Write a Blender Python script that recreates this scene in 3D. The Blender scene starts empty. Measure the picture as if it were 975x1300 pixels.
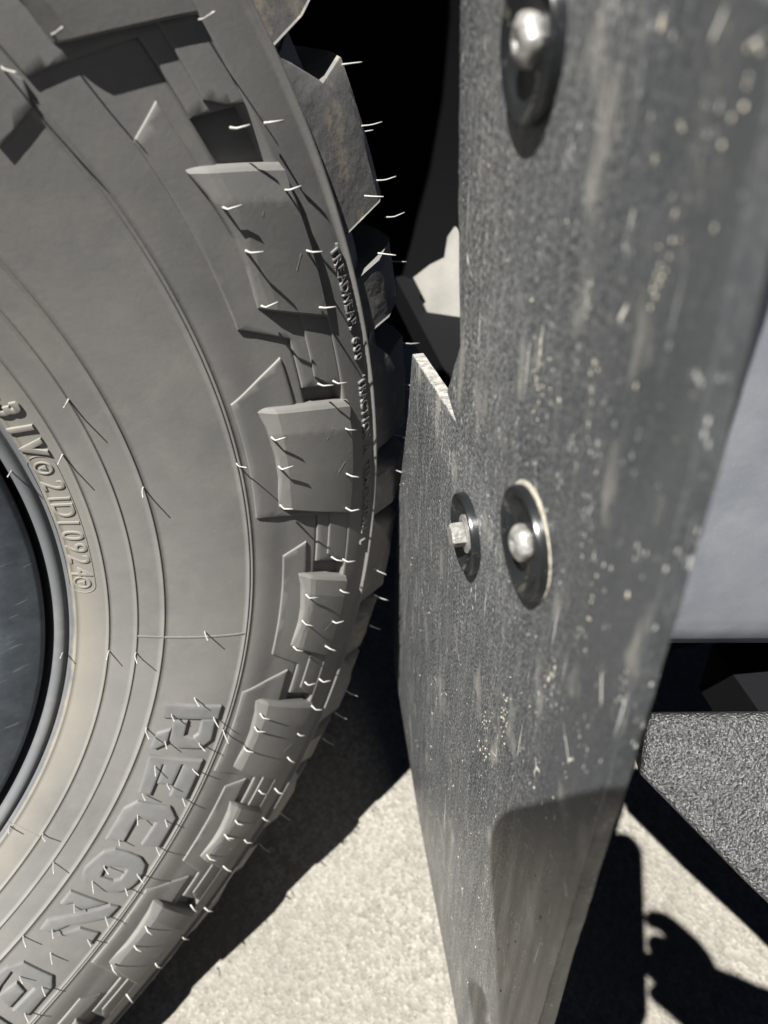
import bpy, bmesh, math, random
from mathutils import Vector, Matrix
random.seed(7)
R = math.radians
scene = bpy.context.scene
col = scene.collection

# ------------------------------------------------------------------ camera
cam_d = bpy.data.cameras.new('camera'); cam = bpy.data.objects.new('camera', cam_d); col.objects.link(cam)
cr = Vector((0.79560855, -0.60069859, -0.07853811)); cu = Vector((0.42978955, 0.46831099, 0.77198818)); cf = Vector((0.42695195, 0.64795526, -0.63076621))
CAM = Vector((0.22552638, -0.42569972, 0.183834))
mw = Matrix.Identity(4)
for i in range(3):
    mw[i][0] = cr[i]; mw[i][1] = cu[i]; mw[i][2] = -cf[i]; mw[i][3] = CAM[i]
cam.matrix_world = mw
cam_d.sensor_fit = 'VERTICAL'; cam_d.sensor_height = 36; cam_d.sensor_width = 27
cam_d.lens = 25.588; cam_d.clip_start = 0.01; cam_d.clip_end = 500
cam_d.dof.use_dof = True; cam_d.dof.focus_distance = 0.335; cam_d.dof.aperture_fstop = 9.0
scene.camera = cam

# ------------------------------------------------------------------ sky and sun
SUN = Vector((-0.415, -0.21, 0.88)).normalized()          # towards the sun
w = bpy.data.worlds.new('World'); scene.world = w; w.use_nodes = True
nt = w.node_tree; bg = nt.nodes['Background']
sky = nt.nodes.new('ShaderNodeTexSky'); sky.sky_type = 'NISHITA'; sky.sun_disc = False
sky.air_density = 0.12; sky.dust_density = 0.05; sky.altitude = 2500; sky.sun_elevation = math.asin(SUN.z); sky.sun_rotation = math.atan2(SUN.x, SUN.y)
nt.links.new(sky.outputs[0], bg.inputs[0]); bg.inputs[1].default_value = 0.05
sd = bpy.data.lights.new('sun', 'SUN'); sd.energy = 5.0; sd.angle = R(0.5); sd.color = (1, 0.965, 0.91)
so = bpy.data.objects.new('sun', sd); col.objects.link(so)
so.rotation_euler = SUN.to_track_quat('Z', 'Y').to_euler(); so.location = SUN * 5
scene.view_settings.view_transform = 'Standard'; scene.view_settings.look = 'None'
scene.view_settings.gamma = 1; scene.view_settings.use_curve_mapping = False
scene.view_settings.exposure = 1.80

GZ = -0.4555
# ------------------------------------------------------------------ helpers
def tag(o, label=None, cat=None, group=None, kind=None):
    if label: o['label'] = label
    if cat: o['category'] = cat
    if group: o['group'] = group
    if kind: o['kind'] = kind
    return o
def empty(name, loc, label, cat):
    o = bpy.data.objects.new(name, None); o.location = loc; o.empty_display_size = 0.05; col.objects.link(o)
    return tag(o, label, cat)
def link(name, me, mat, parent=None, loc=None):
    o = bpy.data.objects.new(name, me); col.objects.link(o)
    if mat and not me.materials: me.materials.append(mat)
    if parent is not None:
        o.parent = parent
        o.matrix_parent_inverse = Matrix.Translation(-root_loc(parent))
    if loc is not None: o.location = loc
    return o
def root_loc(p):
    v = Vector((0, 0, 0))
    if p.type == 'EMPTY': v = Vector(p.location)
    return v
def mesh(name, vs, fs, smooth=False):
    me = bpy.data.meshes.new(name); me.from_pydata([tuple(v) for v in vs], [], fs); me.update()
    if smooth: me.polygons.foreach_set('use_smooth', [True] * len(me.polygons))
    return me
def bm_mesh(bm, name, smooth=False, angle=None):
    bmesh.ops.recalc_face_normals(bm, faces=bm.faces)
    for f in bm.faces: f.smooth = smooth or angle is not None
    if angle is not None:
        for e in bm.edges:
            if len(e.link_faces) == 2 and e.calc_face_angle(0) > R(angle): e.smooth = False
    me = bpy.data.meshes.new(name); bm.to_mesh(me); bm.free(); return me

# ------------------------------------------------------------------ materials
class M:
    def __init__(s, name):
        s.m = bpy.data.materials.new(name); s.m.use_nodes = True; s.t = s.m.node_tree; s.b = s.t.nodes['Principled BSDF']
        s.tc = s.t.nodes.new('ShaderNodeTexCoord')
    def n(s, typ, **k):
        n = s.t.nodes.new(typ)
        for a, v in k.items(): setattr(n, a, v)
        return n
    def l(s, a, b): s.t.links.new(a, b)
    def mapping(s, scale=(1, 1, 1), rot=(0, 0, 0), src='Object'):
        mp = s.n('ShaderNodeMapping'); mp.inputs['Scale'].default_value = scale; mp.inputs['Rotation'].default_value = rot
        s.l(s.tc.outputs[src], mp.inputs[0]); return mp.outputs[0]
    def noise(s, vec, scale, detail=4, rough=0.55):
        n = s.n('ShaderNodeTexNoise'); n.inputs['Scale'].default_value = scale; n.inputs['Detail'].default_value = detail
        n.inputs['Roughness'].default_value = rough; s.l(vec, n.inputs['Vector']); return n.outputs['Fac']
    def voro(s, vec, scale, feature='F1'):
        n = s.n('ShaderNodeTexVoronoi', feature=feature); n.inputs['Scale'].default_value = scale; s.l(vec, n.inputs['Vector']); return n
    def ramp(s, fac, stops):
        r = s.n('ShaderNodeValToRGB'); e = r.color_ramp.elements
        while len(e) < len(stops): e.new(0.5)
        for i, (p, c) in enumerate(stops):
            e[i].position = p; e[i].color = (c if len(c) == 4 else (*c, 1)) if hasattr(c, '__len__') else (c, c, c, 1)
        s.l(fac, r.inputs[0]); return r.outputs[0]
    def mix(s, fac, a, b, bt='MIX'):
        n = s.n('ShaderNodeMix', data_type='RGBA', blend_type=bt)
        for sock, v in ((n.inputs[0], fac), (n.inputs[6], a), (n.inputs[7], b)):
            if hasattr(v, 'is_linked') or hasattr(v, 'links'): s.l(v, sock)
            elif hasattr(v, '__len__'): sock.default_value = (*v, 1)
            else: sock.default_value = v if sock.type == 'VALUE' else (v, v, v, 1)
        return n.outputs[2]
    def math(s, op, a, b=0.0, c=None):
        n = s.n('ShaderNodeMath', operation=op)
        for i, v in enumerate((a, b) if c is None else (a, b, c)):
            if hasattr(v, 'links'): s.l(v, n.inputs[i])
            else: n.inputs[i].default_value = v
        return n.outputs[0]
    def bump(s, h, dist, strength=1.0, prev=None):
        n = s.n('ShaderNodeBump'); n.inputs['Distance'].default_value = dist; n.inputs['Strength'].default_value = strength
        s.l(h, n.inputs['Height'])
        if prev is not None: s.l(prev, n.inputs['Normal'])
        return n.outputs[0]
    def set(s, color=None, rough=None, metal=None, spec=None, normal=None):
        for k, v in (('Base Color', color), ('Roughness', rough), ('Metallic', metal), ('Specular IOR Level', spec), ('Normal', normal)):
            if v is None: continue
            if hasattr(v, 'links'): s.l(v, s.b.inputs[k])
            elif hasattr(v, '__len__'): s.b.inputs[k].default_value = (*v, 1)
            else: s.b.inputs[k].default_value = v
        return s.m

def rubber_mat(name, dirty=True, tread=False):
    k = M(name); v = k.mapping()
    big = k.noise(v, 14, 5); fine = k.noise(v, 420, 3); mid = k.noise(v, 90, 4)
    base = k.ramp(big, [(0.3, (0.086, 0.086, 0.084)), (0.7, (0.124, 0.122, 0.117))])
    base = k.mix(k.ramp(mid, [(0.35, 0.0), (0.75, 0.35)]), base, (0.138, 0.134, 0.124))
    if dirty:
        # dust left on the tyre in rings: clean next to the rim, sandy just outside it
        sx = k.n('ShaderNodeSeparateXYZ'); k.l(k.tc.outputs['Object'], sx.inputs[0])
        rr = k.math('SQRT', k.math('ADD', k.math('MULTIPLY', sx.outputs[0], sx.outputs[0]), k.math('MULTIPLY', sx.outputs[2], sx.outputs[2])))
        rj = k.math('ADD', rr, k.math('MULTIPLY', k.math('SUBTRACT', k.noise(v, 60, 5), 0.5), 0.004))
        f = k.math('MULTIPLY', k.math('SUBTRACT', rj, 0.235), 20.0)
        clean = k.ramp(f, [(0.0, 1.0), (0.215, 1.0), (0.235, 0.0)])
        sand = k.ramp(f, [(0.225, 0.0), (0.245, 1.0), (0.40, 0.55), (0.60, 0.0)])
        base = k.mix(k.math('MULTIPLY', sand, k.ramp(k.noise(v, 30, 4), [(0.3, 0.45), (0.7, 1.0)])), base, (0.168, 0.156, 0.130))
        base = k.mix(clean, base, (0.080, 0.084, 0.090))
        # fine pale specks
        sp = k.voro(v, 260); spk = k.ramp(sp.outputs['Distance'], [(0.0, 1.0), (0.09, 0.0)])
        smg = k.ramp(k.noise(k.mapping((1, 1, 1)), 38, 6, 0.7), [(0.52, 0.0), (0.70, 0.30)])
        base = k.mix(smg, base, (0.165, 0.155, 0.135))
        gate = k.ramp(k.noise(v, 70, 2), [(0.62, 0.0), (0.68, 1.0)])
        base = k.mix(k.math('MULTIPLY', k.math('MULTIPLY', spk, gate), 0.6), base, (0.34, 0.32, 0.27))
    if tread:
        dirt = k.ramp(k.noise(v, 75, 6, 0.7), [(0.52, 0.0), (0.66, 1.0)])
        base = k.mix(k.math('MULTIPLY', dirt, 0.55), base, (0.26, 0.22, 0.16))
    nb = k.bump(fine, 0.00012, 0.5); nb = k.bump(mid, 0.00012 if not tread else 0.0010, 0.5, nb)
    return k.set(base, 0.62, 0, 0.35, nb)
m_rubber = rubber_mat('tyre_rubber'); m_tread = rubber_mat('tread_rubber', False, True)
m_letter = rubber_mat('letter_rubber', False)
k = M('wiped_letter_rubber'); v = k.mapping(); m_big = k.set(k.ramp(k.noise(v, 70, 4), [(0.3, (0.090, 0.092, 0.092)), (0.7, (0.118, 0.119, 0.117))]), 0.5, 0, 0.4, k.bump(k.noise(v, 420, 3), 0.0001, 0.5))
k = M('rubber_hair'); m_hair = k.set((0.235, 0.232, 0.222), 0.5, 0, 0.6)

k = M('rim_paint'); v = k.mapping()
c1 = k.ramp(k.noise(v, 45, 6, 0.65), [(0.3, (0.022, 0.028, 0.036)), (0.7, (0.060, 0.072, 0.085))])
sc = k.ramp(k.noise(k.mapping((1, 1, 9), (0.3, 0.4, 0.2)), 60, 4), [(0.63, 0.0), (0.70, 0.5)])
m_rim = k.set(k.mix(sc, c1, (0.15, 0.17, 0.18)), k.ramp(k.noise(v, 30, 4), [(0.3, 0.42), (0.7, 0.62)]), 0.2, 0.5, k.bump(k.noise(v, 160, 4), 0.0004, 0.5))
k = M('black_gap'); m_black = k.set((0.006, 0.006, 0.006), 0.6, 0, 0.2)

# mud flap: smooth black plastic under dried dust, streaked down the sheet (flap local x = across, z = up)
def flap_mat():
    k = M('flap_plastic'); v = k.mapping()
    st = k.mapping((1, 1, 0.07)); st2 = k.mapping((1, 1, 0.16))
    sx = k.n('ShaderNodeSeparateXYZ'); k.l(k.tc.outputs['Object'], sx.inputs[0])
    base = k.ramp(k.noise(v, 9, 4), [(0.3, (0.018, 0.021, 0.024)), (0.7, (0.032, 0.036, 0.040))])
    streak = k.ramp(k.noise(st, 400, 8, 0.9), [(0.49, 0.0), (0.63, 1.0)])
    gr0 = k.ramp(k.noise(k.mapping((1, 1, 0.45)), 1300, 3, 0.7), [(0.51, 0.0), (0.62, 0.9)])
    inner = k.ramp(k.math('MULTIPLY', sx.outputs[0], 2.5), [(0.26, 0.12), (0.36, 0.60), (0.50, 0.95)])
    base = k.mix(k.math('MULTIPLY', k.math('MULTIPLY', streak, 0.6), inner), base, (0.225, 0.233, 0.235))
    base = k.mix(k.math('MULTIPLY', gr0, inner), base, (0.27, 0.272, 0.265))
    # sandy dust bands
    sand = k.ramp(k.noise(k.mapping((1, 1, 0.22)), 26, 5, 0.6), [(0.48, 0.0), (0.68, 0.8)])
    grain = k.ramp(k.noise(st2, 1000, 4, 0.85), [(0.54, 0.0), (0.62, 1.0)])
    base = k.mix(k.math('MULTIPLY', k.math('MULTIPLY', sand, grain), 0.9), base, (0.40, 0.375, 0.315))
    film = k.ramp(k.noise(k.mapping((1, 1, 0.35)), 17, 5), [(0.40, 0.0), (0.75, 0.30)])
    base = k.mix(film, base, (0.105, 0.106, 0.104))
    # specks and drips: sparse bright grains
    for scl, rad, th, colr, sq in ((480, 0.14, 0.55, (0.60, 0.60, 0.57), 0.5), (260, 0.11, 0.62, (0.58, 0.53, 0.42), 0.7), (800, 0.20, 0.50, (0.48, 0.48, 0.46), 0.35), (120, 0.07, 0.57, (0.58, 0.53, 0.42), 0.6), (420, 0.12, 0.55, (0.70, 0.70, 0.68), 0.10)):
        vv = k.voro(k.mapping((1, 1, sq)), scl)
        d = k.ramp(vv.outputs['Distance'], [(0.0, 1.0), (rad, 1.0), (rad * 1.25, 0.0)])
        g = k.ramp(k.noise(k.mapping((1, 1, 0.5)), 33 + scl * 0.1, 3), [(th + .05, 0.0), (th + 0.11, 1.0)])
        base = k.mix(k.math('MULTIPLY', k.math('MULTIPLY', d, g), 0.75), base, colr)
    smear = k.ramp(k.noise(k.mapping((1, 1, 0.4), (0, .12, 0)), 62, 3, 0.5), [(0.58, 0.0), (0.70, 0.6)])
    base = k.mix(smear, base, (0.235, 0.228, 0.205))
    scr = k.ramp(k.noise(k.mapping((1, 1, 0.03), (0, 0.05, 0)), 420, 2), [(0.70, 0.0), (0.74, 0.8)])
    base = k.mix(scr, base, (0.55, 0.55, 0.53))
    # curled hairlines
    hl = k.voro(k.mapping((1, 1, 0.6)), 45, 'DISTANCE_TO_EDGE')
    ln = k.ramp(hl.outputs['Distance'], [(0.0, 1.0), (0.006, 1.0), (0.012, 0.0)])
    lg = k.ramp(k.noise(v, 55, 2), [(0.62, 0.0), (0.66, 1.0)])
    base = k.mix(k.math('MULTIPLY', ln, lg), base, (0.5, 0.49, 0.44))
    rough = k.ramp(k.noise(st, 120, 4), [(0.3, 0.28), (0.7, 0.46)])
    nb = k.bump(k.noise(v, 380, 4), 0.00025, 0.6); nb = k.bump(k.noise(st, 300, 4), 0.00012, 0.5, nb)
    return k.set(base, rough, 0, 0.5, nb)
m_flap = flap_mat()
k = M('flange_plastic'); v = k.mapping(); d = k.ramp(k.noise(k.mapping((1, 1, .3)), 60, 5, .65), [(0.5, 0.0), (0.75, 0.8)])
m_flange = k.set(k.mix(d, (0.020, 0.022, 0.025), (0.12, 0.118, 0.108)), 0.33, 0, 0.45, k.bump(k.noise(v, 300, 4), 0.0003, 0.5))
k = M('worn_flap_edge'); v = k.mapping()
m_edge = k.set(k.ramp(k.noise(v, 300, 5, 0.7), [(0.35, (0.10, 0.10, 0.098)), (0.7, (0.32, 0.31, 0.28))]), 0.6, 0, 0.4, k.bump(k.noise(v, 500, 4), 0.0006, 0.8))
k = M('washer_black'); v = k.mapping()
d = k.ramp(k.noise(v, 120, 5, 0.7), [(0.60, 0.0), (0.75, 0.4)])
m_washer = k.set(k.mix(d, (0.008, 0.009, 0.010), (0.16, 0.15, 0.12)), k.ramp(d, [(0, 0.24), (1, 0.6)]), 0.0, 0.5)
k = M('bolt_metal'); v = k.mapping()
m_bolt = k.set(k.ramp(k.noise(v, 300, 4), [(0.3, (0.16, 0.155, 0.15)), (0.7, (0.33, 0.325, 0.31))]), 0.45, 0.5, 0.6, k.bump(k.noise(v, 350, 3), 0.0008, 0.8))
k = M('sand_crust'); v = k.mapping()
m_sand = k.set(k.ramp(k.noise(v, 600, 4), [(0.3, (0.20, 0.185, 0.15)), (0.7, (0.36, 0.335, 0.28))]), 0.85, 0, 0.2, k.bump(k.noise(v, 900, 4), 0.0008, 0.9))
k = M('body_paint'); v = k.mapping()
fl = k.voro(v, 900); m_flk = k.ramp(k.noise(v, 1500, 2), [(0.62, 0.0), (0.74, 1.0)])
dst = k.ramp(k.noise(k.mapping((1, 1, 1)), 22, 6, 0.65), [(0.42, 0.0), (0.72, 0.55)])
bc = k.mix(dst, (0.205, 0.222, 0.250), (0.33, 0.342, 0.360)); bc = k.mix(k.math('MULTIPLY', m_flk, 0.35), bc, (0.5, 0.51, 0.53))
m_paint = k.set(bc, k.ramp(k.noise(v, 30, 5), [(0.3, 0.28), (0.7, 0.5)]), 0.35, 0.6, k.bump(k.noise(v, 28, 4), 0.0015, 0.35))
k = M('dark_plastic'); v = k.mapping(); m_dark = k.set((0.004, 0.0042, 0.005), 0.75, 0, 0.08, k.bump(k.noise(v, 300, 3), 0.0004, 0.5))
k = M('textured_step'); v = k.mapping()
vb = k.voro(v, 950, 'SMOOTH_F1'); nz = k.noise(v, 800, 3)
hb = k.math('ADD', vb.outputs['Distance'], k.math('MULTIPLY', nz, 1.2))
m_step = k.set(k.ramp(nz, [(0.35, (0.010, 0.011, 0.012)), (0.72, (0.052, 0.052, 0.053))]), 0.30, 0, 0.7, k.bump(hb, 0.0011, 1.0))
k = M('bracket_metal'); v = k.mapping()
m_brk = k.set(k.ramp(k.noise(v, 25, 5), [(0.3, (0.095, 0.092, 0.085)), (0.7, (0.140, 0.136, 0.125))]), 0.6, 0, 0.4, k.bump(k.noise(v, 90, 4), 0.001, 0.4))
k = M('phone_glass'); m_phone = k.set((0.02, 0.02, 0.025), 0.2, 0, 0.5)

k = M('concrete'); v = k.mapping()
ag = k.voro(v, 330); a2 = k.voro(v, 420)
g = k.ramp(ag.outputs['Color'], [(0.1, (0.10, 0.095, 0.083)), (0.5, (0.150, 0.142, 0.124)), (0.9, (0.215, 0.206, 0.185))])
g = k.mix(k.ramp(k.noise(v, 12, 6), [(0.3, 0.0), (0.7, 0.5)]), g, (0.165, 0.155, 0.135))
stain = k.ramp(k.noise(v, 5.5, 5, 0.6), [(0.45, 0.0), (0.62, 0.45)])
g = k.mix(stain, g, (0.105, 0.098, 0.085))
wh = k.math('MULTIPLY', k.ramp(a2.outputs['Distance'], [(0.0, 1.0), (0.25, 0.0)]), k.ramp(k.noise(v, 140, 3), [(0.52, 0.0), (0.60, 1.0)]))
g = k.mix(k.math('MULTIPLY', wh, 0.8), g, (0.50, 0.48, 0.44))
dk = k.ramp(k.noise(v, 160, 3), [(0.28, 0.7), (0.38, 0.0)])
g = k.mix(dk, g, (0.07, 0.065, 0.055))
nb = k.bump(ag.outputs['Distance'], 0.0012, 0.6); nb = k.bump(k.noise(v, 60, 5), 0.002, 0.4, nb)
m_ground = k.set(g, 0.85, 0, 0.3, nb)

# ------------------------------------------------------------------ ground
bm = bmesh.new(); bmesh.ops.create_grid(bm, x_segments=60, y_segments=60, size=30)
gnd = link('ground', bm_mesh(bm, 'ground'), m_ground, loc=(0, 0, GZ)); tag(gnd, kind='structure')

k = M('bounce_cut_asphalt'); v = k.mapping(); m_bounce_cut = k.set(k.ramp(k.noise(v, 120, 5, 0.7), [(0.3, (0.03, 0.03, 0.032)), (0.7, (0.07, 0.068, 0.065))]), 0.9, 0, 0.3, k.bump(k.noise(v, 200, 4), 0.003, 0.7))  # dark surface for the added out-of-frame sheet below
bm = bmesh.new(); q4_ = [bm.verts.new(p_) for p_ in ((-30, -30, GZ + .004), (30, -30, GZ + .004), (30, -.66, GZ + .004), (-30, -.66, GZ + .004))]; bm.faces.new(q4_)
road = link('road', bm_mesh(bm, 'road'), m_bounce_cut); tag(road, kind='structure')  # added out of frame: dark sheet over the concrete that reduces bounced light

# ------------------------------------------------------------------ wheel (axle along y, outer side faces -y, centre at the origin)
wheel = empty('wheel', (0, 0, -0.455), 'dusty black off-road tyre on a dark painted rim, standing beside the mud flap', 'wheel')
CO = [0.011210132934362939, -0.22217721862170223, 1.8218235614765885, -7.911355994809708, 19.227596274288448, -24.916226841390436, 13.405255321624358]
# the profile polynomial is in decimetres of radius, highest power first
def Yr(r):
    x = r * 10; y = 0.0
    for c in CO: y = y * x + c
    return y
def dY(r): return (Yr(r + 0.0005) - Yr(r - 0.0005)) / 0.001
def sm(a, b, x):
    t = min(1, max(0, (x - a) / (b - a))); return t * t * (3 - 2 * t)
def dip(r):
    if r >= 0.3866: return 0.0
    return -0.0022 * sm(0.328, 0.348, r) - (0.0034 * sm(.3655, .3668, r))
def lug_floor(r): return -0.0022 * sm(0.328, 0.348, r)
def P(th, r, w=0.0):
    c, s = math.cos(R(th)), math.sin(R(th)); sl = dY(r); q = 1 / math.sqrt(1 + sl * sl)
    rr = r + w * sl * q
    return Vector((rr * c, Yr(r) - w * q, rr * s))
def N(th, r):
    c, s = math.cos(R(th)), math.sin(R(th)); sl = dY(r)
    return Vector((sl * c, -1, sl * s)).normalized()

def revolve(rows, seg, name, smooth=True, closed=True):
    vs = []; fs = []
    for i in range(seg):
        a = 2 * math.pi * i / seg; c, s = math.cos(a), math.sin(a)
        vs += [(r * c, y, r * s) for r, y in rows]
    n = len(rows)
    for i in range(seg):
        j = (i + 1) % seg
        for q in range(n - 1):
            fs.append((i * n + q, i * n + q + 1, j * n + q + 1, j * n + q))
    me = mesh(name, vs, fs, smooth)
    return me
# carcass: sidewall rows (r, height over the smooth profile)
rowsw = []
ridges = [(0.2605, .00062, .0003), (0.2722, .00062, .0003), (0.2838, .00062, .0003), (0.3238, .00045, .0004), (0.3254, .00040, .0004), (0.4078, .0022, .0010), (0.2475, .0003, .0004)]
r = 0.2462
while r < 0.4092:
    if all(abs(r - a) > b + 0.0007 for a, _, b in ridges) and not (0.3858 < r < 0.3872): rowsw.append((r, dip(r)))
    r += 0.0016
for a, h, b in ridges:
    rowsw += [(a - b - 0.00012, dip(a)), (a - b, dip(a) + h * 0.75), (a - b * 0.5, dip(a) + h), (a + b * 0.5, dip(a) + h), (a + b, dip(a) + h * 0.75), (a + b + 0.00012, dip(a))]
rowsw += [(0.3861, dip(0.386)), (0.3868, -0.0004), (0.3871, 0.0)]
rowsw.sort()
def pr(r, w):
    sl = dY(r); q = 1 / math.sqrt(1 + sl * sl); return (r + w * sl * q, Yr(r) - w * q)
bead = [(0.2340, -0.085), (0.2372, -0.100), (0.2385, -0.1085), pr(.2392, .0000), pr(.2398, .0022), pr(.2408, .0033), pr(.2422, .0035), pr(.2434, .0028), pr(.2440, .0014), pr(.2443, .0002), pr(.2446, -.0005), pr(.2450, .0002)]
outer = bead + [pr(a, b) for a, b in rowsw] + [(0.4105, -0.1440), (0.4125, -0.1420), (0.417, -0.1385), (0.424, -0.1300), (0.4290, -0.1200), (0.4320, -0.105), (0.4335, -0.06), (0.434, 0)]
inner_rows = [(0.4335, 0.06), (0.4320, .105), (0.4290, .12), (0.417, .1385), (.40, .148), (.36, .158), (.32, .157), (.28, .141), (.25, .122), (.238, .105), (.234, .085)]
tyre = link('tyre', revolve(outer + inner_rows, 900, 'tyre'), m_rubber, wheel)

CUR = bpy.data.curves
def relief(name, polys, r0, h, bev=0.0004, cell=3.0, wtop=None, floor=-0.001, parent=None, mat=None, label=None, angle=35, cuts=(), text=None, offset=0.0, smooth_poly=False, steep=1.0):
    """raised shape moulded on the sidewall. polys: (theta deg, r) outlines; wtop(th, r) = height of its top."""
    cu = CUR.new(name, 'FONT' if text else 'CURVE')
    if text:
        s, size, cth, crr, mode = text
        cu.body = s; cu.size = size * 1000; cu.align_x = 'CENTER'; cu.align_y = 'CENTER'; cu.offset = offset * 1000
    else:
        cu.dimensions = '2D'
        for pl in polys:
            sp = cu.splines.new('POLY'); sp.points.add(len(pl) - 1); sp.use_cyclic_u = True
            for i, (th, rr) in enumerate(pl): sp.points[i].co = (-R(th) * r0 * 1000, (rr - r0) * 1000, 0, 1)
        cu.offset = -bev * 1000 + offset * 1000
    cu.fill_mode = 'BOTH'; e = max(h * 500, 0.2)
    cu.extrude = e; cu.bevel_depth = bev * 1000; cu.bevel_resolution = 1
    ob = bpy.data.objects.new(name, cu); col.objects.link(ob)
    bpy.context.view_layer.update()
    dg = bpy.context.evaluated_depsgraph_get()
    me0 = bpy.data.meshes.new_from_object(ob.evaluated_get(dg))
    bm = bmesh.new(); bm.from_mesh(me0); bpy.data.objects.remove(ob); bpy.data.meshes.remove(me0)
    bmesh.ops.remove_doubles(bm, verts=bm.verts, dist=0.0005)
    zt = e + bev * 1000
    dele = [f for f in bm.faces if all(v.co.z < -zt + 0.001 for v in f.verts)]
    bmesh.ops.delete(bm, geom=dele, context='FACES')
    if text:
        for v in bm.verts:
            x, y = v.co.x, v.co.y
            v.co.x = x - R(cth) * r0 * 1000; v.co.y = y + (crr - r0) * 1000
    for (px, py, nx, ny) in cuts:
        bmesh.ops.bisect_plane(bm, geom=bm.verts[:] + bm.edges[:] + bm.faces[:], plane_co=(px, py, 0), plane_no=(nx, ny, 0), dist=1e-4)
    if cell:
        xs = [v.co.x for v in bm.verts]; ys = [v.co.y for v in bm.verts]
        for ax, lo, hi in ((0, min(xs), max(xs)), (1, min(ys), max(ys))):
            g = math.floor(lo / cell) * cell + cell
            while g < hi - 0.05:
                co = [0, 0, 0]; co[ax] = g; no = [0, 0, 0]; no[ax] = 1
                bmesh.ops.bisect_plane(bm, geom=bm.verts[:] + bm.edges[:] + bm.faces[:], plane_co=co, plane_no=no, dist=1e-4); g += cell
    for v in bm.verts:
        th = -math.degrees(v.co.x / 1000 / r0); rr = r0 + v.co.y / 1000; z = v.co.z
        wt = wtop(th, rr) if wtop else h
        if z < 0: ww = floor
        else: ww = wt + (z - zt) / 1000 * steep
        v.co = P(th, rr, ww)
    return bm
def relief_obj(name, mat, parent, bms, angle=35, label=None):
    b0 = bms[0]
    for b in bms[1:]:
        me = bpy.data.meshes.new('t'); b.to_mesh(me); b.free(); b0.from_mesh(me); bpy.data.meshes.remove(me)
    o = link(name, bm_mesh(b0, name, angle=angle), mat, parent)
    if label: o['label'] = label
    return o

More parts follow.
